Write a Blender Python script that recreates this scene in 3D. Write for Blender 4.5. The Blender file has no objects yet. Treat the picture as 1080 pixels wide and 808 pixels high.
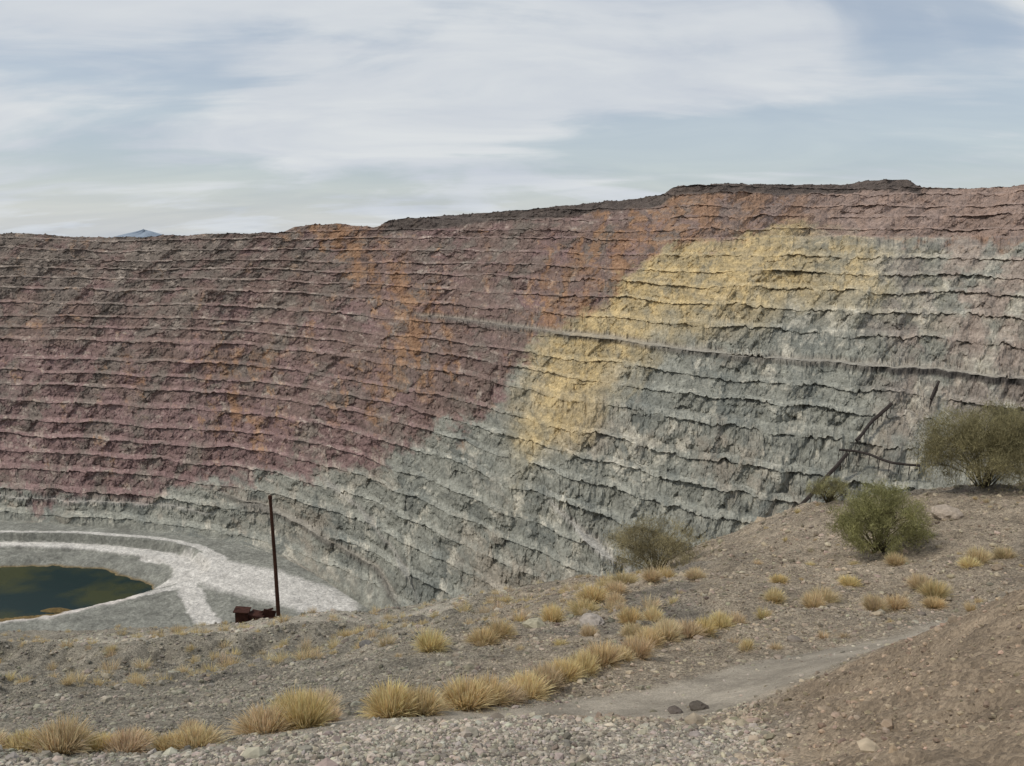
import bpy, math, numpy as np
from mathutils import Vector
rng=np.random.default_rng(7)
scene=bpy.context.scene

# ---------------------------------------------------------------- noise
_perm={}
def _tab(seed):
    if seed not in _perm:
        r=np.random.default_rng(seed+100)
        p=r.permutation(256); p=np.concatenate([p,p])
        a=r.random(256)*2*np.pi
        _perm[seed]=(p,np.cos(a).astype(np.float32),np.sin(a).astype(np.float32))
    return _perm[seed]
def pn(x,y,seed=0):
    p,gx,gy=_tab(seed)
    x=np.asarray(x,dtype=np.float64); y=np.asarray(y,dtype=np.float64)
    xi=np.floor(x).astype(np.int64); yi=np.floor(y).astype(np.int64)
    xf=(x-xi).astype(np.float32); yf=(y-yi).astype(np.float32)
    xi&=255; yi&=255; x1=(xi+1)&255; y1=(yi+1)&255
    u=xf*xf*xf*(xf*(xf*6-15)+10); v=yf*yf*yf*(yf*(yf*6-15)+10)
    def g(a,b,dx,dy):
        h=p[p[a]+b]
        return gx[h]*dx+gy[h]*dy
    n00=g(xi,yi,xf,yf); n10=g(x1,yi,xf-1,yf); n01=g(xi,y1,xf,yf-1); n11=g(x1,y1,xf-1,yf-1)
    a=n00+u*(n10-n00); b=n01+u*(n11-n01)
    return (a+v*(b-a))*1.5
def fbm(x,y,o=4,seed=0,gain=.5,ridged=False):
    s=0;a=1;t=0
    for i in range(o):
        n=pn(x*2**i+i*13.7,y*2**i-i*7.3,seed+i)
        if ridged: n=1-2*np.abs(n)
        s=s+a*n;t+=a;a*=gain
    return s/t
def cell(x,y,seed=0):
    """blocky cellular value in [0,1] (nearest random point)"""
    r=np.random.default_rng(seed); px_=r.random((64,64)); py_=r.random((64,64)); pv=r.random((64,64)).astype(np.float32)
    xi=np.floor(x).astype(np.int64); yi=np.floor(y).astype(np.int64)
    best=np.full(x.shape,9.0,np.float32); val=np.zeros(x.shape,np.float32)
    for dx in (-1,0,1):
        for dy in (-1,0,1):
            a=(xi+dx)&63; b=(yi+dy)&63
            d=((xi+dx+px_[a,b]-x)**2+(yi+dy+py_[a,b]-y)**2).astype(np.float32)
            m=d<best; best=np.where(m,d,best); val=np.where(m,pv[a,b],val)
    return val
def sst(a,b,x):
    t=np.clip((x-a)/(b-a),0,1); return t*t*(3-2*t)
def mix(a,b,w):
    w=w[...,None]; return a*(1-w)+np.asarray(b)*w
def polydist(X,Y,pts):
    d=np.full(X.shape,1e9)
    for (x0,y0),(x1,y1) in zip(pts[:-1],pts[1:]):
        dx,dy=x1-x0,y1-y0
        t=np.clip(((X-x0)*dx+(Y-y0)*dy)/(dx*dx+dy*dy),0,1)
        d=np.minimum(d,np.hypot(X-x0-t*dx,Y-y0-t*dy))
    return d

# ---------------------------------------------------------------- mesh helpers
def make_mesh(name,V,F,col=None,mats=(),smooth=False,matidx=None):
    V=np.asarray(V,dtype=np.float32).reshape(-1,3); F=np.asarray(F,dtype=np.int32)
    k=F.shape[1]; me=bpy.data.meshes.new(name)
    me.vertices.add(len(V)); me.vertices.foreach_set('co',V.ravel())
    me.loops.add(F.size); me.loops.foreach_set('vertex_index',F.ravel())
    me.polygons.add(len(F)); me.polygons.foreach_set('loop_start',np.arange(0,F.size,k,dtype=np.int32))
    try: me.polygons.foreach_set('loop_total',np.full(len(F),k,dtype=np.int32))
    except Exception: pass
    me.update(calc_edges=True)
    me.polygons.foreach_set('use_smooth',np.full(len(F),smooth,dtype=bool))
    for m in mats: me.materials.append(m)
    if matidx is not None: me.polygons.foreach_set('material_index',np.asarray(matidx,dtype=np.int32))
    if col is not None:
        a=me.color_attributes.new('Col','FLOAT_COLOR','POINT')
        c=np.ones((len(V),4),dtype=np.float32); c[:,:3]=np.asarray(col).reshape(-1,3)
        a.data.foreach_set('color',c.ravel())
    ob=bpy.data.objects.new(name,me); scene.collection.objects.link(ob)
    return ob
def grid_faces(nr,nc):
    i=np.arange(nr-1)[:,None]*nc+np.arange(nc-1)[None,:]
    return np.stack([i,i+1,i+nc+1,i+nc],-1).reshape(-1,4)

# ---------------------------------------------------------------- materials
def nt_new(name):
    m=bpy.data.materials.new(name); m.use_nodes=True; nt=m.node_tree
    b=nt.nodes['Principled BSDF']; b.inputs['Roughness'].default_value=.95
    b.inputs['Specular IOR Level'].default_value=.15
    return m,nt,b
def noise(nt,vec,scale,detail=6,rough=.6,sc3=None):
    n=nt.nodes.new('ShaderNodeTexNoise'); n.inputs['Scale'].default_value=scale
    n.inputs['Detail'].default_value=detail; n.inputs['Roughness'].default_value=rough
    if sc3:
        mp=nt.nodes.new('ShaderNodeMapping'); mp.inputs['Scale'].default_value=sc3
        nt.links.new(vec,mp.inputs['Vector']); vec=mp.outputs[0]
    nt.links.new(vec,n.inputs['Vector']); return n.outputs['Fac']
def maprange(nt,v,a,b,c,d):
    m=nt.nodes.new('ShaderNodeMapRange')
    for k,x in zip((1,2,3,4),(a,b,c,d)): m.inputs[k].default_value=x
    nt.links.new(v,m.inputs[0]); return m.outputs[0]
def mul(nt,a,b):
    m=nt.nodes.new('ShaderNodeMath'); m.operation='MULTIPLY'
    for i,v in enumerate((a,b)):
        if isinstance(v,(int,float)): m.inputs[i].default_value=v
        else: nt.links.new(v,m.inputs[i])
    return m.outputs[0]
def scalecol(nt,c,f):
    m=nt.nodes.new('ShaderNodeVectorMath'); m.operation='SCALE'
    nt.links.new(c,m.inputs[0]); nt.links.new(f,m.inputs['Scale']); return m.outputs[0]
def bump(nt,h,dist,strength,b,prev=None):
    n=nt.nodes.new('ShaderNodeBump'); n.inputs['Distance'].default_value=dist; n.inputs['Strength'].default_value=strength
    nt.links.new(h,n.inputs['Height'])
    if prev: nt.links.new(prev,n.inputs['Normal'])
    nt.links.new(n.outputs[0],b.inputs['Normal']); return n.outputs[0]
def attr(nt,name='Col'):
    a=nt.nodes.new('ShaderNodeAttribute'); a.attribute_name=name; return a.outputs['Color']
def pos(nt):
    return nt.nodes.new('ShaderNodeNewGeometry').outputs['Position']

def mat_pit():
    m,nt,b=nt_new('pit_rock'); P=pos(nt)
    n1=maprange(nt,noise(nt,P,.45,6,.8),.34,.66,.64,1.36)
    n2=maprange(nt,noise(nt,P,.09,5,.65,(1,1,.5)),.3,.7,.82,1.18)
    v=nt.nodes.new('ShaderNodeTexVoronoi'); v.inputs['Scale'].default_value=.33; nt.links.new(P,v.inputs['Vector'])
    sp=nt.nodes.new('ShaderNodeSeparateColor'); nt.links.new(v.outputs['Color'],sp.inputs[0])
    n3=maprange(nt,sp.outputs[0],0,1,.88,1.13)
    c=scalecol(nt,attr(nt),mul(nt,mul(nt,n1,n2),n3)); nt.links.new(c,b.inputs['Base Color'])
    bump(nt,noise(nt,P,.35,8,.72),2.6,.8,b)
    return m
def mat_ground():
    m,nt,b=nt_new('gravel_ground'); P=pos(nt)
    v=nt.nodes.new('ShaderNodeTexVoronoi'); v.inputs['Scale'].default_value=32; nt.links.new(P,v.inputs['Vector'])
    sp=nt.nodes.new('ShaderNodeSeparateColor'); nt.links.new(v.outputs['Color'],sp.inputs[0])
    v2=nt.nodes.new('ShaderNodeTexVoronoi'); v2.inputs['Scale'].default_value=9; nt.links.new(P,v2.inputs['Vector'])
    sp2=nt.nodes.new('ShaderNodeSeparateColor'); nt.links.new(v2.outputs['Color'],sp2.inputs[0])
    a=nt.nodes.new('ShaderNodeAttribute'); a.attribute_name='Rough'
    f1=maprange(nt,sp.outputs[0],0,1,.6,1.4); f2=maprange(nt,sp2.outputs[0],0,1,.8,1.2)
    f=mul(nt,f1,f2)
    mx=nt.nodes.new('ShaderNodeMix'); nt.links.new(a.outputs['Fac'],mx.inputs[0]); mx.inputs[2].default_value=1.0; nt.links.new(f,mx.inputs[3])
    n1=maprange(nt,noise(nt,P,1.2,8,.7),.3,.7,.72,1.28)
    n3=maprange(nt,noise(nt,P,40,3,.7),.3,.7,.86,1.14)
    c=scalecol(nt,attr(nt),mul(nt,mul(nt,mx.outputs[0],n1),n3)); nt.links.new(c,b.inputs['Base Color'])
    h=mul(nt,maprange(nt,v.outputs['Distance'],0,.7,1,0),a.outputs['Fac'])
    p=bump(nt,h,.025,.8,b)
    p=bump(nt,noise(nt,P,6,8,.75),.12,.7,b,p)
    return m
def mat_simple(name,scale=8,lo=.75,hi=1.25,col=None,rough=.95,bmp=None,trans=False):
    m,nt,b=nt_new(name); P=pos(nt); b.inputs['Roughness'].default_value=rough
    if col is None: c=attr(nt)
    else:
        r=nt.nodes.new('ShaderNodeRGB'); r.outputs[0].default_value=(*col,1); c=r.outputs[0]
    cs=scalecol(nt,c,maprange(nt,noise(nt,P,scale,5,.6),.3,.7,lo,hi))
    nt.links.new(cs,b.inputs['Base Color'])
    if bmp: bump(nt,noise(nt,P,scale*2,5,.6),bmp,.6,b)
    if trans:
        tr=nt.nodes.new('ShaderNodeBsdfTranslucent'); nt.links.new(cs,tr.inputs['Color'])
        ms=nt.nodes.new('ShaderNodeMixShader'); ms.inputs[0].default_value=.4
        nt.links.new(b.outputs[0],ms.inputs[1]); nt.links.new(tr.outputs[0],ms.inputs[2])
        nt.links.new(ms.outputs[0],nt.nodes['Material Output'].inputs['Surface'])
    return m
M_pit=mat_pit(); M_ground=mat_ground()
M_stone=mat_simple('stone',10,.7,1.3,bmp=.01)
M_grass=mat_simple('dry_grass',3,.85,1.15,trans=True)
M_leaf=mat_simple('bush_foliage',3,.8,1.2,trans=True)
M_wood=mat_simple('pole_wood',4,.6,1.4,col=(.055,.027,.018),bmp=.01)
M_rust=mat_simple('rusty_steel',3,.5,1.5,col=(.05,.022,.016),bmp=.01)
M_dark=mat_simple('pipe_steel',.5,.7,1.3,col=(.045,.037,.033))

# ---------------------------------------------------------------- open pit
LS=[-1.3,-.63,-.34,-.244,-.134,0,.15,.3,.63,1.3]
TOE=[790,800,745,668,575,475,400,340,240,120]
RS=[-1.3,-.63,0,.3,.63,1.3]; RIM=[1500,1350,1200,1080,900,650]
ZS=[-1.3,-.63,-.57,-.53,-.49,-.40,-.33,-.27,-.255,-.20,-.16,-.146,0,.10,.175,.19,.25,.325,.40,.41,.466,.482,.56,.63,1.3]
ZR=[12,6,8,3,1,5,7,10,19,23,17,26,40,50,58,70,72,74,77,81,80,68,66,70,70]
BS=[-1.3,-.63,-.4,-.28,-.128,-.035,.02,.093,.185,.33,.45,.63,1.3]
BZ=[-270,-269,-254,-236,-198,-160,-108,-68,-10,17,2,-15,-30]
def smooth_interp(s,xs,ys,k=.02):
    return (np.interp(s-k,xs,ys)+np.interp(s+k,xs,ys)+np.interp(s,xs,ys))/3
OFF=8.0
H=14.5
Scol=np.unique(np.concatenate([np.linspace(-1.15,-.72,60),np.linspace(-.72,.72,1500),np.linspace(.72,1.15,60)]))
toe=smooth_interp(Scol,LS,TOE,.05); rim=smooth_interp(Scol,RS,RIM,.06)
zr=smooth_interp(Scol,ZS,ZR,.004)
def ybase(S,zeta):
    t=smooth_interp(S,LS,TOE,.05); r=smooth_interp(S,RS,RIM,.06); z=smooth_interp(S,ZS,ZR,.03)
    fr=(zeta+290)/(z+290)
    bow=-95*sst(-.35,.12,S)*(1-.25*sst(.3,.6,S))*np.sin(np.pi*np.clip(fr,0,1))
    ledge=170*sst(-12,2,zeta)*sst(.22,.42,S)
    return t+fr*(r-t)+bow+ledge
ROADS=[([-.12,.03,.30,.63,1.2],[-86,-89,-92,-92,-86],3.4,'dark'),
       ([-.37,-.30,-.22,-.165,-.14],[-254,-260,-266,-272,-279],3.5,'dark'),
       ([-.66,-.45,-.37],[-266,-266,-270],3.0,'light'),
       ([-.24,-.19,-.13,-.115],[-228,-242,-262,-280],3.2,'light'),
       ([.04,.10,.19],[-190,-206,-222],3.6,'pale')]
nb=27; rpb=22
p=np.arange(nb*rpb+1)/rpb
k=np.floor(p); f=p-k
face=.66
Sg=np.broadcast_to(Scol,(len(p),len(Scol)))
A=Sg*900
K=np.broadcast_to(k[:,None],Sg.shape)
Fz=np.where(f<face,f/face*.97,.97+.03*(f-face)/(1-face))[:,None]
fw=.33+.13*sst(-.1,.3,Scol)[None,:]+.16*fbm(A/50,K*2.3,3,8)
Fy=np.where((f<face)[:,None],(f/face)[:,None]*fw,fw+((f-face)/(1-face))[:,None]*(1-fw))
lin=(p-k)[:,None]
tal=sst(-.3,.45,fbm(A/80+K*3.1,K*1.7+Sg*0,5,3,.6)+.14*sst(-.05,.4,Sg))
tal=np.clip(tal*.85+.35*sst(-.1,.4,fbm(A/12,K*5.3,4,9,.6)),0,.95)
tal=tal*(1-.38*sst(.10,-.22,Sg))
zs=K+Fz*(1-tal)+lin*tal
ys=K+Fy*(1-tal)+lin*tal
lv0=np.arange(nb+2).astype(float); lv1=lv0+np.r_[0,0,np.random.default_rng(5).uniform(-.22,.22,nb)]
zs=np.interp(zs,lv0,lv1); ys=np.interp(ys,lv0,lv1)
wob=6*fbm(A/200,K*.13,3,21)+2.6*fbm(A/45,K*1.3,4,23)
Z=-290+zs*H
Y=ybase(Sg,-290+ys*H)
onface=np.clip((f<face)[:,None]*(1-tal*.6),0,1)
zz=Z/1.0
env=sst(0,14,Z+286)
blk=cell(A/7.5,zz/6.0,77); blk2=cell(A/17+.3,zz/11,78)
rock=fbm(A/26,zz/22,5,31,.55,True)*4.2+fbm(A/8,zz/7,4,37,.65,True)*2.8+fbm((A-zz*1.1)/45,(zz+A*.4)/150,4,44,.5,True)*(7+5*sst(0,.3,Sg))+fbm(A/3,zz/3,2,39)*1.3+(blk-.5)*2.4+(blk2-.5)*3.5
Y=Y+rock*env*(.38+.62*onface)
Y=Y+(fbm(A/130,zz/400,4,50)*26+fbm(A/35,zz/60,3,52)*7)*env
Z=Z+wob*env+(fbm(A/5,Y/5,4,61,.6)*1.2+1.8*sst(.1,.6,fbm(A/8,Y/8,3,66)))*env
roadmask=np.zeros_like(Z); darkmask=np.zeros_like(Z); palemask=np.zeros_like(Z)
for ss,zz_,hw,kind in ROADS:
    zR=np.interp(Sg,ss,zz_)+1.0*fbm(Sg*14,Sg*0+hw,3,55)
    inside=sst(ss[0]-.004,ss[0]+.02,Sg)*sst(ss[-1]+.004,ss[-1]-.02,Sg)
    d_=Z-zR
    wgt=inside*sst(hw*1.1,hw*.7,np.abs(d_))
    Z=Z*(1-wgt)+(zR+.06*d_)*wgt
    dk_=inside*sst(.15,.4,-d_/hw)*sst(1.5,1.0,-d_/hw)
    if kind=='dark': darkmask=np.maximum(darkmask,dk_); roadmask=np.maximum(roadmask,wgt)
    else: palemask=np.maximum(palemask,wgt*(1 if kind=='pale' else .6))
base=-290+8*sst(-.18,-.30,Scol)
Z=np.maximum(Z,base[None,:])
zrr=zr+4.0*fbm(Scol*900/70,Scol*0+.5,5,71)*sst(.8,.0,Scol)+2.2*fbm(Scol*900/12,Scol*0+.5,4,75,.6)+1.4*sst(.1,.5,fbm(Scol*900/2.5,Scol*0+.5,3,79))
cap=np.broadcast_to(zrr,Z.shape)
dsel=sst(-.17,-.14,Sg)*sst(.49,.475,Sg)
Z=np.minimum(Z,cap)
WX=Sg*(Y+OFF)
# floor
nf=260
q=np.linspace(0,1,nf)**.65
y0=np.minimum(270,toe-60)
Yf=y0[None,:]+(Y[0]-y0)[None,:]*q[:-1,None]
Sf=np.broadcast_to(Scol,Yf.shape); Xf=Sf*(Yf+OFF)
e=((Xf+440)/116)**2+((Yf-654)/64)**2
e=e+.30*fbm(Xf/50,Yf/40,4,81)+.12*fbm(Xf/14,Yf/12,3,85)
e2=((Xf+478)/212)**2+((Yf-680)/86)**2+.06*fbm(Xf/60,Yf/40,3,83)+.03*fbm(Xf/12,Yf/9,3,84)
bz=np.broadcast_to(base,Yf.shape)
Zf=bz-8*sst(1.03,.95,e2)*sst(-290.5,-282,bz)-3*sst(.74,.68,e2)-8*sst(1.75,.95,e)*1.0+.9*fbm(Xf/9,Yf/9,4,88)*sst(1.2,1.6,e)*sst(1,.95,q)[:-1,None]
Zf=Zf+4.5*sst(1,0,np.hypot((Xf+372)/24,(Yf-632)/6))
# plateau
npl=46
g=np.linspace(0,1,npl)[1:]
Yl=Y[-1][None,:]*(30000/Y[-1][None,:])**(g[:,None]**1.6)
Sl=np.broadcast_to(Scol,Yl.shape)
w=sst(40,900,Yl-Y[-1][None,:])
Zl=Z[-1][None,:]*(1-w)+(-6)*w+2*fbm(Sl*60,Yl/300,3,92)*sst(10,200,Yl-Y[-1])*sst(3000,600,Yl)
VX=np.concatenate([Xf,WX,Sl*(Yl+OFF)]);VY=np.concatenate([Yf,Y,Yl]);VZ=np.concatenate([Zf,Z,Zl])

def wallcol():
    a=A+rock*1.5; z=-290+ (ys*.5+zs*.5)*H+wob
    S=Sg
    big=fbm(a/150,z/70,4,101); med=fbm(a/45,z/28,5,105,.6); fin=fbm(a/12,z/9,5,109,.65); dg=fbm((a-z*1.0)/26,(z+a*.35)/70,5,113,.6)
    streak=fbm(a/12,z/70,5,117,.6); vf=fbm(a/4,z/3,3,121); b1=blk-.5; b2=blk2-.5
    B=np.interp(S,BS,BZ)
    d=z-B+18*big+18*med+14*fin+10*dg+6*b2
    red=np.zeros(S.shape+(3,))+np.array([.205,.146,.124])
    red=mix(red,[.235,.155,.146],sst(-.15,.45,med+.5*fin+.5*sst(-110,-210,z)*sst(.0,-.3,S)+.2*big+.2*b2)*.85)
    red=mix(red,[.182,.154,.130],sst(-.1,.4,dg+.4*fin+.35*sst(-140,-40,z)*sst(-.1,-.45,S)-.2*b2)*.9)
    red=mix(red,[.36,.305,.255],sst(.12,.6,fin+.5*vf+.3*big+.25*b1)*.75)
    red=mix(red,[.115,.094,.084],sst(.2,.55,streak*.6-fin*.8-.2*b1)*.55)
    og=sst(.0,.55,streak*1.1+.7*fin+.6*np.exp(-((S+.20+.08*np.sin(z/60))/.06)**2)*sst(-190,-120,z)+.5*np.exp(-((S+.33)/.06)**2)*sst(-240,-190,z)*sst(-110,-150,z)+.55*sst(-75,-30,-np.abs(d-25))*sst(-.02,.05,S)-.26)
    red=mix(red,[.30,.172,.095],og*.8)
    red=mix(red,[.30,.228,.19],sst(.12,.3,S+.10*med)*.65*(1-.6*og))
    gr=np.zeros(S.shape+(3,))+np.array([.270,.268,.228])
    gr=mix(gr,[.178,.186,.166],sst(-.1,.4,med+.5*dg+.3*fin+.15*b2)*.9)
    gr=mix(gr,[.30,.25,.195],sst(.0,.45,big+.5*fin-.2*b2)*.6)
    gr=mix(gr,[.45,.42,.345],sst(.08,.55,fin*.7+dg*.9+.2*vf+.2*b1+.25*sst(.25,.4,S)*sst(-90,-40,z))*.85)
    gr=mix(gr,[.34,.265,.22],sst(.40,.55,S+.1*med)*sst(-150,-85,z)*sst(-.3,.2,med)*.7)
    gr=mix(gr,[.130,.135,.122],sst(.25,.6,-fin+.5*streak-.2*b1)*.45)
    ye=sst(-96,-52,d-28*fin-26*dg-8*b2)*sst(-.02,.05,S+.03*med)*sst(.50,.32,S+.14*med)
    gr=mix(gr,[.48,.37,.195],ye*np.clip(.80+.9*(fin*.8+streak*.6)+.2*b1,.15,1))
    wr=sst(-6,6,d)[...,None]
    c=gr*(1-wr)+red*wr
    rear=sst(.3,.4,S)*sst(-4,6,z)
    c=mix(c,[.30,.225,.19],rear*.7)
    zt=np.broadcast_to(zr,S.shape)
    dk=sst(-20,-15,z-zt+5*med)*dsel
    c=mix(c,[.092,.076,.066],dk*.9)
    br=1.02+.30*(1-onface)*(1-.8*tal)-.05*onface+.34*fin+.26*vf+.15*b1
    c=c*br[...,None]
    c=mix(c,[.38,.345,.29],np.clip(roadmask*1.2,0,1)*.7)
    c=mix(c,[.52,.49,.44],palemask*.8)
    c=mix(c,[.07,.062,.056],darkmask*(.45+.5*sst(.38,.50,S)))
    return np.clip(c,.05,.8)  # lower clip lifts the darkest tones, aerial haze put into the colour
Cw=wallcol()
def floorcol():
    n=fbm(Xf/30,Yf/20,5,131); n2=fbm(Xf/6,Yf/6,4,135)
    c=np.zeros(Xf.shape+(3,))+np.array([.250,.248,.215]); c=c*(1+.35*n+.35*n2)[...,None]
    wh=np.array([.62,.59,.54])
    wv=wh*(1+.14*n+.10*n2)[...,None]
    def mw(c,w_): w_=w_[...,None]; return c*(1-w_)+wv*w_
    c=mw(c,sst(1.04,1.07,e2)*sst(1.19,1.15,e2)*sst(-200,-270,Xf)*.9)
    c=mw(c,sst(.70,.74,e2)*sst(.96,.92,e2)*sst(-230,-270,Xf))
    for pts,hw in (([(-335,728),(-295,712),(-238,676),(-151,620),(-100,560)],9),
                   ([(-250,668),(-150,618)],25),
                   ([(-283,672),(-250,610),(-200,540)],8)):
        dd=polydist(Xf,Yf,pts)+6*n+3*n2
        c=mw(c,sst(hw*1.25,hw*.8,dd))
    c=mix(c,[.62,.57,.52],sst(1.8,1.55,e)*sst(.3,.6,sst(700,610,Yf)+.5*n))
    c=mix(c,[.20,.14,.06],sst(1.30,1.18,e))
    return np.clip(c,.02,.8)
Cf=floorcol()
Cp=np.broadcast_to(np.array([.20,.16,.135]),Yl.shape+(3,))*(1+.3*fbm(Sl*80,Yl/100,4,141))[...,None]
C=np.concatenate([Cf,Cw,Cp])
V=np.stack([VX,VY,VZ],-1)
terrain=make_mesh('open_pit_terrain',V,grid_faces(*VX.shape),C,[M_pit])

# lake
m,nt,b=nt_new('lake_water'); P=pos(nt); b.inputs['Roughness'].default_value=.25
b.inputs['Specular IOR Level'].default_value=.12
r=nt.nodes.new('ShaderNodeValToRGB'); r.color_ramp.elements[0].position=.45; r.color_ramp.elements[0].color=(.006,.020,.018,1)
r.color_ramp.elements[1].position=.60; r.color_ramp.elements[1].color=(.040,.045,.014,1)
nt.links.new(noise(nt,P,.014,4,.6),r.inputs[0]); nt.links.new(r.outputs[0],b.inputs['Base Color'])
bump(nt,noise(nt,P,.4,3,.5),.15,.3,b)
th=np.linspace(0,2*np.pi,64,endpoint=False)
lv=[(-447,656,-299.2)]+[(-447+155*np.cos(t),656+82*np.sin(t),-299.2) for t in th]
make_mesh('lake',lv,[(0,1+i,1+(i+1)%64) for i in range(64)],None,[m])

def wallpt(S,z):
    j=int(np.argmin(abs(Scol-S))); sl=slice(max(j-6,0),j+7)
    i=int(np.argmin(abs(Z[:,j]-z))); yy_=Y[max(i-10,0):i+11,sl].min()
    return Vector((S*(yy_+OFF),yy_,z))

def tube(pts,rad,n=8,cap=True):
    V=[];F=[]
    if isinstance(rad,(int,float)): rad=[rad]*len(pts)
    pts=[Vector(p) for p in pts]
    for i,p0 in enumerate(pts):
        d=(pts[min(i+1,len(pts)-1)]-pts[max(i-1,0)]).normalized()
        u=d.orthogonal().normalized() if abs(d.z)>.95 else d.cross(Vector((0,0,1))).normalized()
        v=d.cross(u)
        for a in range(n):
            t=2*math.pi*a/n; V.append(p0+rad[i]*(math.cos(t)*u+math.sin(t)*v))
    for i in range(len(pts)-1):
        for a in range(n):
            F.append((i*n+a,i*n+(a+1)%n,(i+1)*n+(a+1)%n,(i+1)*n+a))
    return [tuple(v) for v in V],F
def pyobj(name,V,F,mat,smooth=False):
    me=bpy.data.meshes.new(name); me.from_pydata(V,[],F); me.materials.append(mat); me.update()
    if smooth: me.polygons.foreach_set('use_smooth',[True]*len(me.polygons))
    o=bpy.data.objects.new(name,me); scene.collection.objects.link(o); return o
def pipeline(S0,z0,S1,z1,r=1.0,n=24):
    pts=[wallpt(S0+(S1-S0)*i/n,z0+(z1-z0)*i/n) for i in range(n+1)]
    ys_=np.convolve([pts[0].y]*3+[q.y for q in pts]+[pts[-1].y]*3,np.ones(7)/7,'valid')
    P=[((S0+(S1-S0)*i/n)*(y+OFF),y-3,q.z+1) for i,(q,y) in enumerate(zip(pts,ys_))]
    V,F=tube(P,r,6)
    for (x,y,z) in P[::3]:
        a,bq=tube([(x,y,z),(x,y+1,z-7)],.25,5); F+= [tuple(i+len(V) for i in f_) for f_ in bq]; V+=a
    return pyobj('slurry_pipeline',V,F,M_dark)
pipeline(.46,-109,.42,-130,1.2); pipeline(.41,-136,.355,-164,1.2)
pipeline(.40,-134,.50,-137,.8)
pipeline(.515,-97,.507,-107,.9)

# ---------------------------------------------------------------- near ground
CP=np.array([(-4.1,6,-4.2),(0,6,-4.15),(2.1,5.2,-3.6),(2.5,3.6,-2.5),(4.6,7,-3.3),(3.6,7,-4.0),(2.7,7.5,-4.75),(6.5,7.5,-2.8),
(0,7.2,-4.5),(1.5,7.3,-4.55),(-1.6,7.0,-4.5),
(6.9,12.5,-6.4),(10,15,-7.1),(2.75,10.5,-6.2),(.2,8.8,-5.6),(-1.3,8.6,-5.4),(-3.3,7.6,-5.1),(-4.9,7.2,-4.85),(.3,12,-6.8),
(-.8,16,-8.3),(3.2,24,-10.6),(6.8,18,-8.4),(9.4,17,-8.0),(11.5,24,-9.4),(17.5,30,-9.3),(6.6,34,-14.1),(21.9,34,-10.6),
(15.5,36,-11.6),(11.9,38,-13.1),(7.8,40,-16.1),(3.1,42,-18),(-2.4,50,-22.4),(-15.7,52,-25.8),(-18.3,62,-29.8),(-41,62,-31),
(-9.45,14,-8.6),(-23.4,35,-19.2),(-7.2,17,-10),(-13.5,32,-17.3),(-4.4,22,-12),(-7.1,36,-18),
(0,0,-1.7),(-3,0,-1.7),(3,0,-1.5),(0,3,-2.6),(-3,3,-2.7),(0,-6,-1.2),(8,0,-1.2),(-8,0,-2),(20,10,-4),(-20,10,-7),(35,30,-8.5),
(-45,40,-22),(12,8,-3),(40,60,-16),(0,64,-28),(20,60,-20)])
def tps(r2): return .5*r2*np.log(r2+1e-9)
n=len(CP); D2=((CP[:,None,:2]-CP[None,:,:2])**2).sum(-1)
Kmat=tps(D2)+np.eye(n)*.5; Pm=np.c_[np.ones(n),CP[:,:2]]
Am=np.block([[Kmat,Pm],[Pm.T,np.zeros((3,3))]])
sol=np.linalg.solve(Am,np.r_[CP[:,2],0,0,0])
def yc(X): return np.interp(X,[-60,-41,-18,-2.4,3.1,12,22,40,80],[63,63,61,50,43,39,36,37,42])
TRK=[(-1.6,8.2),(.2,8.9),(2.75,10.4),(4.9,11.7),(6.9,12.7),(10,14.6),(16,16)]
TRK2=[(-45,38),(-23.5,34),(-13.5,31),(-5.9,36),(-1,45),(-.5,50)]
TRK3=[(-45,50),(-25,50),(-12,47),(-4,48)]
def near_z(X,Y):
    X=np.asarray(X,float);Y=np.asarray(Y,float)
    Xc=np.clip(X,-50,42); C_=yc(X)
    dY=Y-C_; over=np.log1p(np.exp(np.clip(dY/1.2,-40,40)))*1.2
    over=np.where(dY>40,dY,over)
    Yc_=np.clip(Y-over,-8,64)
    z=sol[n]+sol[n+1]*Xc+sol[n+2]*Yc_
    for i in range(n): z=z+sol[i]*tps((Xc-CP[i,0])**2+(Yc_-CP[i,1])**2)
    z=z-over*1.02
    rd=sst(1.5,.8,polydist(X,Y,TRK)); rgh=1-rd*.85
    p2=polydist(X,Y,TRK2)
    t2=sst(3.6,1.5,p2)
    rgh=rgh*(1-.6*t2)
    dist=np.clip(Y/20,0.3,1.6)*(1-.4*sst(35,50,Y))
    z=z+rgh*(.34*dist*fbm(X/4,Y/4,4,201)+.18*dist*fbm(X/1.1,Y/1.1,4,205,.6)+.035*fbm(X/.3,Y/.3,3,209))
    z=z+.6*fbm((X-Y*.3)/3.2,Y/9,4,213,.55,True)*sst(12,22,Y)*sst(48,36,Y)*sst(4,-4,X)*(1-t2)
    z=z+1.1*sst(5,2,p2)*sst(-5,-9,X)
    bm_=sst(-.5,.6,X-1.9-.28*(Y-5.2))*sst(9.5,8,Y-.15*X)
    z=z+bm_*(.05*fbm(X/.5,Y/.5,4,216,.6)+.18*fbm((X+Y*.5)/.7,(Y-X*.4)/2.4,4,217,.55,True)-.05)
    return np.maximum(z,-293+0*X)
Sn=np.unique(np.concatenate([np.linspace(-1.15,-.6,60),np.linspace(-.6,.6,1000),np.linspace(.6,1.15,60)]))
yy=np.concatenate([-OFF+np.geomspace(2,73,950),np.linspace(65,345,90)[1:]])
Yn=np.broadcast_to(yy[:,None],(len(yy),len(Sn))); Xn=Sn[None,:]*(Yn+OFF)
Zn=near_z(Xn,Yn)
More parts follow.
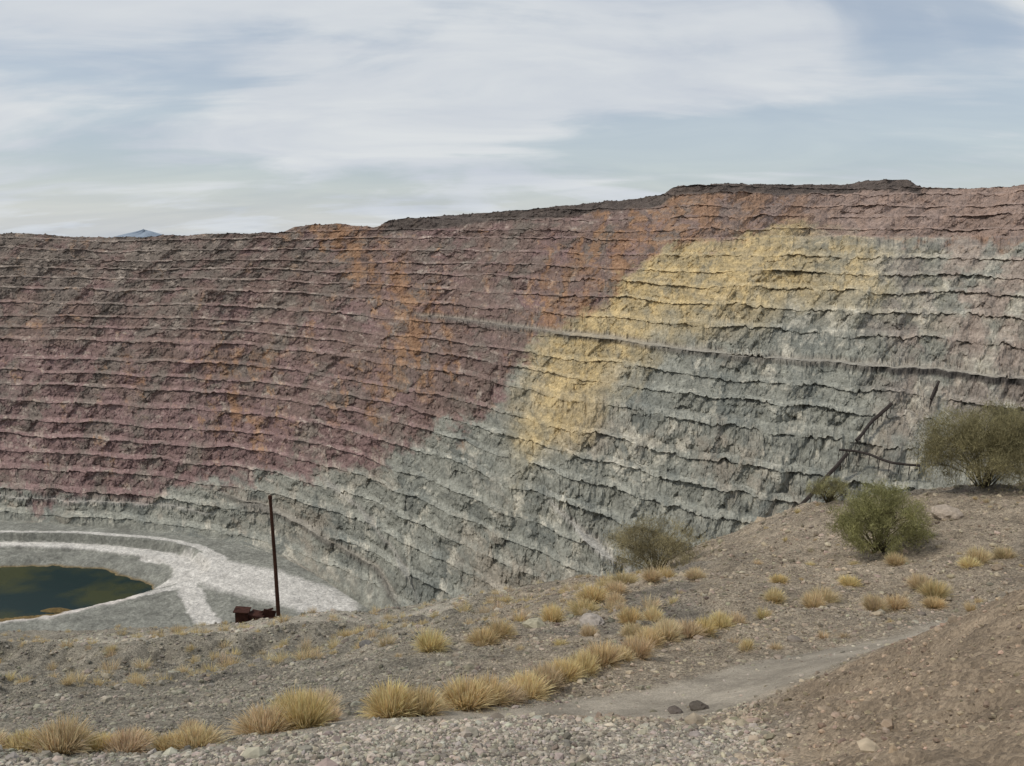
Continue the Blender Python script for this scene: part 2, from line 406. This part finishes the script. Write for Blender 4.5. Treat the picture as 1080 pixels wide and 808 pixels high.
def nearcol(X,Y):
    n1=fbm(X/3,Y/3,5,221); n2=fbm(X/.8,Y/.8,4,225); n0=fbm(X/7,Y/5,4,228)
    c=np.zeros(X.shape+(3,))+np.array([.315,.262,.195])
    c=mix(c,[.262,.238,.190],sst(2,-4,X+3*n1)*.85)
    c=mix(c,[.315,.258,.192],sst(4,12,X+2*n1)*.6)
    c=mix(c,[.165,.148,.122],sst(.08,.4,n0+.3*n1)*.75)
    c=mix(c,[.36,.32,.262],sst(8.1,7.3,Y+.6*n1+.25*np.abs(X))*.85)
    ber=sst(-.4,.4,(X-1.9)-.28*(Y-5.2)+.5*n1)*sst(9.5,8.4,Y-.15*X)
    c=mix(c,[.34,.265,.188],ber)
    t=sst(1.6,.8,polydist(X,Y,TRK)+.35*n1)
    c=mix(c,[.38,.335,.27],t*.85)
    t2=np.maximum(sst(3.0,1.2,polydist(X,Y,TRK2)+.8*n1),.8*sst(1.8,.6,polydist(X,Y,TRK3)+.8*n1))
    c=mix(c,[.39,.35,.28],t2*.9)
    c=c*(1+.30*n1+.28*n2)[...,None]
    rough=np.clip(1-.7*t-.35*ber-.4*t2,.1,1)
    return np.clip(c,.03,.7),rough
Cn,Rn=nearcol(Xn,Yn)
ground=make_mesh('ground',np.stack([Xn,Yn,Zn],-1),grid_faces(*Xn.shape),Cn,[M_ground],smooth=True)
ra=ground.data.attributes.new('Rough','FLOAT','POINT'); ra.data.foreach_set('value',Rn.astype(np.float32).ravel())

# ---------------------------------------------------------------- stones
def ico():
    t=(1+5**.5)/2
    v=np.array([(-1,t,0),(1,t,0),(-1,-t,0),(1,-t,0),(0,-1,t),(0,1,t),(0,-1,-t),(0,1,-t),(t,0,-1),(t,0,1),(-t,0,-1),(-t,0,1)],float)
    v/=np.linalg.norm(v[0])
    f=np.array([(0,11,5),(0,5,1),(0,1,7),(0,7,10),(0,10,11),(1,5,9),(5,11,4),(11,10,2),(10,7,6),(7,1,8),(3,9,4),(3,4,2),(3,2,6),(3,6,8),(3,8,9),(4,9,5),(2,4,11),(6,2,10),(8,6,7),(9,8,1)])
    return v,f
IV,IF=ico()
def stones(name,X,Y,R,base,mats=(M_stone,)):
    N=len(X); z=near_z(X,Y)
    v=IV[None]*(1+rng.uniform(-.28,.28,(N,12,1)))
    v=v*rng.uniform(.6,1.3,(N,1,3))*np.array([1,1,.65])*R[:,None,None]
    a=rng.uniform(0,6.28,N); ca,sa=np.cos(a)[:,None],np.sin(a)[:,None]
    x=v[...,0]*ca-v[...,1]*sa; y=v[...,0]*sa+v[...,1]*ca
    v=np.stack([x+X[:,None],y+Y[:,None],v[...,2]+(z+R*.15)[:,None]],-1)
    F=(IF[None]+(np.arange(N)*12)[:,None,None]).reshape(-1,3)
    c=base*rng.uniform(.5,1.4,(N,1))*(1+rng.uniform(-.06,.06,(N,3)))
    c=np.repeat(c[:,None,:],12,1)
    return make_mesh(name,v,F,c,list(mats))
def scatter(N,y0,y1,spread=.8):
    Y_=np.exp(rng.uniform(np.log(y0+OFF*.2),np.log(y1+OFF*.2),N))-OFF*.2
    X_=rng.uniform(-spread,spread,N)*(Y_+1.5)
    return X_,Y_
X1,Y1=scatter(65000,4.2,46); X2,Y2=scatter(80000,4.2,9); X3,Y3=scatter(25000,10,60)
X_=np.concatenate([X1,X2,X3]);Y_=np.concatenate([Y1,Y2,Y3])
rd=polydist(X_,Y_,TRK)
ber=(X_-1.9-.28*(Y_-5.2)>0)&(Y_-.15*X_<9)
keep=(rng.random(len(X_))<np.where(rd<1.1,.10,np.where(ber,.12,1)))&(Y_<yc(X_)+1)&(fbm(X_/2,Y_/2,3,301)+rng.uniform(-.5,.5,len(X_))>-.25)
X_,Y_=X_[keep],Y_[keep]
R_=.006+.0072*rng.exponential(1,len(X_))
R_=np.clip(R_*(.5+Y_/12),.006,.15)
bigm=rng.random(len(X_))<.01; R_=np.where(bigm,R_*2.2,R_)
cc,_=nearcol(X_,Y_)
stones('gravel_stones',X_,Y_,R_,cc*1.0)
def boulder(x,y,r,colr,sx=1.3,sz=.6):
    import bmesh
    bm=bmesh.new(); bmesh.ops.create_icosphere(bm,subdivisions=3,radius=1)
    for v in bm.verts:
        c=v.co; k_=1+.28*float(fbm(np.array([c.x*1.2+x]),np.array([c.y*1.2+c.z*1.7+y]),3,311)[0])
        v.co=Vector((round(c.x*k_*3.2)/3.2*.5+c.x*k_*.5,c.y*k_,round(c.z*k_*2.6)/2.6*.5+c.z*k_*.5))
        v.co=Vector((v.co.x*r*sx,v.co.y*r,v.co.z*r*sz))
    me=bpy.data.meshes.new('boulder'); bm.to_mesh(me); bm.free()
    a=me.color_attributes.new('Col','FLOAT_COLOR','POINT')
    for i in range(len(me.vertices)): a.data[i].color=(*colr,1)
    me.materials.append(M_stone)
    o=bpy.data.objects.new('boulder',me); o.location=(x,y,float(near_z(np.array([x]),np.array([y]))[0])+r*sz*.45); o.rotation_euler=(0,0,x)
    scene.collection.objects.link(o)
boulder(1.75,17.0,.26,(.34,.30,.26)); boulder(14.6,26.5,.42,(.36,.30,.24),1.3,.6)
boulder(2.3,9.3,.10,(.10,.085,.07)); boulder(2.0,9.25,.08,(.12,.10,.085)); boulder(13.3,26,.2,(.3,.26,.22)); boulder(5.3,14.4,.12,(.2,.17,.14))
boulder(-3.6,19,.16,(.14,.13,.12)); boulder(4.6,8.0,.07,(.22,.17,.12))

# ---------------------------------------------------------------- dry bunch grass
def tufts(name,XY,R,blades):
    Vs=[];Cs=[]
    zt=near_z(np.array([q[0] for q in XY]),np.array([q[1] for q in XY]))
    for (x,y),r,z0,nb_ in zip(XY,R,zt,blades):
        ph=rng.uniform(0,6.28,nb_); ro=r*.35*np.sqrt(rng.random(nb_))
        lean=rng.uniform(.0,1.25,nb_); L=r*rng.uniform(.65,1.15,nb_)*(1-.12*lean)
        sq=rng.uniform(.75,1.2); sxy=rng.uniform(.85,1.2,2)
        dx,dy=np.cos(ph)*sxy[0],np.sin(ph)*sxy[1]
        wdt=r*rng.uniform(.006,.013,nb_)+.0015
        pts=[]
        for s_ in (0,.45,.8,1):
            h=L*s_*np.cos(lean*(.5+.55*s_))*sq*1.1
            o=ro+L*s_*np.sin(lean*(.5+.6*s_))
            jx=rng.normal(0,.035*r,nb_)*s_; jy=rng.normal(0,.035*r,nb_)*s_
            pts.append(np.stack([x+dx*o+jx,y+dy*o+jy,z0-.05+np.maximum(h,.02)],-1))
        a2=ph+rng.uniform(-1.5,1.5,nb_); side=np.stack([-np.sin(a2),np.cos(a2),0*ph],-1)*wdt[:,None]
        v=np.stack([pts[0]-side,pts[0]+side,pts[1]-side,pts[1]+side,pts[2]-side*.7,pts[2]+side*.7,pts[3]],1)
        Vs.append(v)
        bc=np.array([.74,.60,.36])*rng.uniform(.85,1.1)*np.array([1,rng.uniform(.96,1.02),rng.uniform(.85,1.1)])
        c=bc[None]*rng.uniform(.65,1.25,(nb_,1)); c=c*(1+rng.uniform(-.05,.05,(nb_,3)))
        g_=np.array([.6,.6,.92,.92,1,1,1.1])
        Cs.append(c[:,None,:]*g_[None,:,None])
    V=np.concatenate(Vs); Cc=np.clip(np.concatenate(Cs),0,.85); N=len(V)
    base=(np.arange(N)*7)[:,None,None]
    T=np.array([(0,1,3),(0,3,2),(2,3,5),(2,5,4),(4,5,6)])
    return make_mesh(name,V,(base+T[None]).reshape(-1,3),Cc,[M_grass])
big=[(-1.5,9.35,.46),(-1.15,9.5,.42),(-.62,10.1,.48),(-.35,10.4,.40),(-.1,10.6,.34),(.2,11.0,.44),(.5,11.5,.40),(.8,11.9,.34),(1.15,12.3,.39),(1.5,12.8,.42),(1.85,13.1,.32),(2.2,13.5,.40),
(-2.35,8.55,.38),(-2.75,8.35,.38),(-2.75,9.5,.38),(-2.5,9.8,.34),(-3.6,8.4,.2),(-2.2,9.1,.2),(-3.1,9.0,.18),
(-4.75,7.25,.26),(-4.4,7.3,.34),(-4.1,7.45,.24),(-3.85,7.45,.32),(-3.5,7.65,.22),(-3.25,7.7,.32),(-5.05,7.2,.26),(-4.0,8.0,.22),(-4.6,7.9,.2),
(2.6,14.6,.38),(3.0,15,.40),(3.5,15.3,.42),(3.9,15.6,.34),(4.4,16.2,.42),(4.9,16.8,.36),(3.2,17.5,.38),(2.4,15.3,.3),(3.3,16.2,.28),
(-1.6,15.2,.42),(-.6,15.8,.46),(-.25,16.2,.42),(1.0,19,.45),(1.9,20.5,.50),(2.3,22,.58),(3.0,22.5,.50),(3.5,24.2,.56),(4.2,23.4,.44),(2.6,17,.45),(1.6,16,.25),(4.8,24.5,.48),(2.8,21,.4),(5.4,23,.44),
(7.0,18,.42),(7.5,18.7,.45),(6.3,18.6,.32),(8.2,17.5,.40),(8.8,17.7,.38),(9.6,17.6,.32),(9.9,18.2,.46),(8.9,20.5,.38),(10.2,19.4,.42),(12,20.5,.4),(12.5,21,.44),(7.2,21,.32),(10.8,22,.38),(13.5,21.5,.42)]
xy=[(a,b_) for a,b_,_ in big]; rr=[q_[2]*.92 for q_ in big]
bx,by=scatter(1100,19,61,.72)
kp=(by<yc(bx)+.5)&(bx<2.5+3*rng.random(len(bx)))&(fbm(bx/6,by/6,3,331)>-.28)
bx,by=bx[kp],by[kp]
cx_,cy_=scatter(190,12.5,35,.72); kp=(cx_>-3)&(cy_<yc(cx_)-2)&(polydist(cx_,cy_,TRK)>1.6)
cx_,cy_=cx_[kp],cy_[kp]
xy2=xy+list(zip(bx,by))+list(zip(cx_,cy_)); r2=rr+list(.12+.30*rng.random(len(bx))**1.6)+list(rng.uniform(.07,.26,len(cx_)))
bl=[1100 if q_[1]<12 else 800 for q_ in xy]+[110]*len(bx)+[200]*len(cx_)
tufts('dry_bunch_grass',xy2,r2,bl)

# ---------------------------------------------------------------- bushes
def bush(name,x,y,rx,rz,c0,ncl=220,per=85,seed=1,ry=None):
    r=np.random.default_rng(seed); z0=float(near_z(np.array([x]),np.array([y]))[0]); ry=ry or rx
    V=[];F=[];tips=[]
    for i in range(30):
        a=r.uniform(0,6.28); rad=r.uniform(.25,.98)
        e_=Vector((rx*rad*math.cos(a),ry*rad*math.sin(a),rz*(1.02-.5*rad**2)*r.uniform(.7,1.08)))
        m1=Vector((e_.x*.35,e_.y*.35,e_.z*.5))+Vector(r.normal(0,.05,3))
        m0=Vector((r.normal(0,.06),r.normal(0,.06),-.15))
        v,f_=tube([m0,m1,(m1+e_)/2+Vector(r.normal(0,.06,3)),e_],[.03,.018,.011,.004],5)
        F+=[tuple(q+len(V) for q in ff) for ff in f_]; V+=v
        tips+= [e_,(m1+e_)/2]
        for j in range(3):
            e2=e_+Vector(r.normal(0,.28,3)*np.array([rx,ry,rz*.7])); e2.z=max(e2.z,.15)
            v,f_=tube([(m1+e_)/2,e2],[.010,.003],4); F+=[tuple(q+len(V) for q in ff) for ff in f_]; V+=v
            tips.append(e2)
    V=np.array(V)+np.array([x,y,z0])
    cen=[]
    while len(cen)<ncl:
        t=tips[r.integers(len(tips))]; c=np.array(t)+r.normal(0,.12,3)*np.array([rx,ry,rz])
        q=np.array([c[0]/rx,c[1]/ry,(c[2]-.42*rz)/(.66*rz)])
        if (q**2).sum()<1.2 and c[2]>.05: cen.append(c)
    cen=np.array(cen); clb=r.uniform(.6,1.35,ncl)
    c=np.repeat(cen,per,0); N=len(c)
    c=c+r.normal(0,1,(N,3))*.075*rx*np.array([1,1,1.1])
    d=r.normal(0,1,(N,3)); d[:,2]=np.abs(d[:,2])*.9+.4; d/=np.linalg.norm(d,axis=1)[:,None]
    s=np.cross(d,r.normal(0,1,(N,3))); s/=np.linalg.norm(s,axis=1)[:,None]
    L=r.uniform(.07,.17,N)[:,None]*(.5+.5*rx/1.4); w=r.uniform(.004,.009,N)[:,None]*(.5+.5*rx/1.4)
    tv=np.stack([c-s*w,c+s*w,c+d*L],1)+np.array([x,y,z0]); tv[...,2]=np.maximum(tv[...,2],z0+.02)
    lc=np.array(c0)*(np.repeat(clb,per)*r.uniform(.7,1.3,N))[:,None]
    col=np.repeat(lc[:,None,:],3,1)
    Ft=np.array([(a,b_,c_,d_) for a,b_,c_,d_ in F])
    Ft=np.concatenate([Ft[:,[0,1,2]],Ft[:,[0,2,3]]])
    nV=len(V); allV=np.concatenate([V,tv.reshape(-1,3)])
    allF=np.concatenate([Ft,nV+np.arange(N*3).reshape(-1,3)])
    allC=np.concatenate([np.broadcast_to(np.array([.13,.11,.07]),(nV,3)),col.reshape(-1,3)])
    return make_mesh(name,allV,allF,allC,[M_leaf])
bush('creosote_bush',11.3,24.2,1.4,1.8,(.30,.29,.13),230,120,seed=3)
bush('creosote_bush',17.9,30.2,2.3,2.75,(.28,.25,.135),340,130,seed=5)
bush('creosote_bush',6.1,33,2.1,2.2,(.34,.295,.17),150,110,seed=8)
bush('creosote_bush',13.6,34,.9,.9,(.32,.30,.15),80,80,seed=11)

# ---------------------------------------------------------------- utility pole
px,py=-15.7,52.0; pz=float(near_z(np.array([px]),np.array([py]))[0])
hp=9.3
V,F=tube([(px,py,pz-.4),(px-.06,py,pz+hp*.5),(px-.16,py,pz+hp-.25),(px-.16,py,pz+hp-.24),(px-.17,py,pz+hp)],[.14,.12,.10,.135,.125],12)
F.append(tuple(range(len(V)-12,len(V))))
o=pyobj('utility_pole',V,F,M_wood)

def box(cx,cy,cz,sx,sy,sz,rz=0,ry=0):
    V=[]
    for dx in (-1,1):
        for dy in (-1,1):
            for dz in (-1,1):
                v=Vector((dx*sx/2,dy*sy/2,dz*sz/2))
                c,s=math.cos(ry),math.sin(ry); v=Vector((v.x*c+v.z*s,v.y,-v.x*s+v.z*c))
                c,s=math.cos(rz),math.sin(rz); v=Vector((v.x*c-v.y*s+cx,v.x*s+v.y*c+cy,v.z+cz)); V.append(tuple(v))
    return V,[(0,1,3,2),(4,6,7,5),(0,4,5,1),(2,3,7,6),(0,2,6,4),(1,5,7,3)]
sx0,sy0=-18.6,56.0; sz0=float(near_z(np.array([sx0]),np.array([sy0]))[0])+.1
V=[];F=[]
for prt in (box(-.9,0,.5,.9,.9,1.1,.1),box(-.9,-.1,1.15,1.1,1.0,.06,.1,.12),box(.1,.1,.35,1.2,.9,.9,-.2,.1),box(.9,0,.55,.9,.08,1.1,.3,.35),box(.5,.3,.85,1.5,.1,.12,0,-.3),box(1.2,-.2,.25,.7,.7,.6,.5),tube([(-.2,-.6,.3),(.9,-.5,.35)],.28,12)):
    F+=[tuple(q+len(V) for q in ff) for ff in prt[1]]; V+=[(a+sx0,b_+sy0,c_+sz0) for a,b_,c_ in prt[0]]
pyobj('rusty_scrap_metal',V,F,M_rust)

# distant hill
nh=60
th=np.linspace(0,2*np.pi,nh,endpoint=False); Vh=[];
rings=np.linspace(0,1,14)
for r_ in rings:
    for t in th:
        h=135*(1-r_)**1.3*(1+.35*float(pn(np.array([math.cos(t)*2+r_*2]),np.array([math.sin(t)*2]),401)[0]))
        Vh.append((-3950+330*r_*math.cos(t),9000+900*r_*math.sin(t),-10+h*.75))
Fh=[(i*nh+j,i*nh+(j+1)%nh,(i+1)*nh+(j+1)%nh,(i+1)*nh+j) for i in range(len(rings)-1) for j in range(nh)]
M_hill=mat_simple('distant_hill_hazed',.01,.9,1.1,col=(.26,.31,.37))  # bluish haze of distance painted into the hill's base colour
pyobj('distant_hill',Vh,Fh,M_hill,True)

# ---------------------------------------------------------------- light and sky
el=math.radians(54); az=math.radians(-100)
L=Vector((math.cos(el)*math.sin(az),math.cos(el)*math.cos(az),math.sin(el)))
sd=bpy.data.lights.new('sun','SUN'); sd.energy=2.1; sd.angle=math.radians(7); sd.color=(1,.94,.84)
so=bpy.data.objects.new('sun',sd); so.rotation_euler=L.to_track_quat('Z','Y').to_euler(); scene.collection.objects.link(so)
w=bpy.data.worlds.new('World'); scene.world=w; w.use_nodes=True; nt=w.node_tree
bg=nt.nodes['Background']; bg.inputs['Strength'].default_value=.1
sky=nt.nodes.new('ShaderNodeTexSky'); sky.sky_type='NISHITA'; sky.sun_disc=False; sky.sun_elevation=el; sky.sun_rotation=az
tc=nt.nodes.new('ShaderNodeTexCoord'); sep=nt.nodes.new('ShaderNodeSeparateXYZ'); nt.links.new(tc.outputs['Generated'],sep.inputs[0])
def M(op,a,b_=None):
    n_=nt.nodes.new('ShaderNodeMath'); n_.operation=op
    for i,v in enumerate((a,b_)):
        if v is None: continue
        if isinstance(v,(int,float)): n_.inputs[i].default_value=v
        else: nt.links.new(v,n_.inputs[i])
    return n_.outputs[0]
zc=M('MAXIMUM',sep.outputs[2],0.0); den=M('ADD',zc,.20)
cx=M('DIVIDE',sep.outputs[0],den); cy=M('DIVIDE',sep.outputs[1],den)
cmb=nt.nodes.new('ShaderNodeCombineXYZ'); nt.links.new(cx,cmb.inputs[0]); nt.links.new(cy,cmb.inputs[1])
def cn(scale,sc3,rot,detail,rough,dist,loc=(0,0,0)):
    mp=nt.nodes.new('ShaderNodeMapping'); mp.inputs['Scale'].default_value=sc3; mp.inputs['Rotation'].default_value=(0,0,rot); mp.inputs['Location'].default_value=loc
    nt.links.new(cmb.outputs[0],mp.inputs[0])
    n_=nt.nodes.new('ShaderNodeTexNoise'); n_.inputs['Scale'].default_value=scale; n_.inputs['Detail'].default_value=detail; n_.inputs['Roughness'].default_value=rough; n_.inputs['Distortion'].default_value=dist
    nt.links.new(mp.outputs[0],n_.inputs['Vector']); return n_.outputs['Fac']
a1=cn(.8,(.8,1.1,1),.3,7,.5,.9,(3,1,0)); a2=cn(2.4,(.6,1.3,1),.45,8,.58,.7,(7,2,0))
s_=M('ADD',M('MULTIPLY',a1,.66),M('MULTIPLY',a2,.34))
r=nt.nodes.new('ShaderNodeMapRange'); r.interpolation_type='SMOOTHSTEP'
r.inputs[1].default_value=.42; r.inputs[2].default_value=.57; r.inputs[3].default_value=.45; r.inputs[4].default_value=1
nt.links.new(s_,r.inputs[0])
hz=nt.nodes.new('ShaderNodeMapRange'); hz.inputs[1].default_value=0; hz.inputs[2].default_value=.16; hz.inputs[3].default_value=.8; hz.inputs[4].default_value=0; nt.links.new(zc,hz.inputs[0])
fac=M('MAXIMUM',r.outputs[0],hz.outputs[0])
cc_=nt.nodes.new('ShaderNodeMix'); cc_.data_type='RGBA'
cc_.inputs['A'].default_value=(5.7,6.15,6.8,1); cc_.inputs['B'].default_value=(7.1,7.4,7.6,1)
cf=nt.nodes.new('ShaderNodeMapRange'); cf.inputs[1].default_value=.35; cf.inputs[2].default_value=.62; nt.links.new(cn(1.5,(.6,1.4,1),.4,7,.55,.6),cf.inputs[0]); nt.links.new(cf.outputs[0],cc_.inputs['Factor'])
mxs=nt.nodes.new('ShaderNodeMix'); mxs.data_type='RGBA'; nt.links.new(fac,mxs.inputs['Factor'])
nt.links.new(sky.outputs[0],mxs.inputs['A']); nt.links.new(cc_.outputs['Result'],mxs.inputs['B'])
nt.links.new(mxs.outputs['Result'],bg.inputs['Color'])

# ---------------------------------------------------------------- camera
cd=bpy.data.cameras.new('camera'); cd.lens=29; cd.sensor_width=36; cd.clip_start=.1; cd.clip_end=60000
co=bpy.data.objects.new('camera',cd); co.location=(0,0,0); co.rotation_euler=(math.radians(90-9.9),0,0)
scene.collection.objects.link(co); scene.camera=co
scene.view_settings.view_transform='Standard'; scene.view_settings.look='None'; scene.view_settings.exposure=0
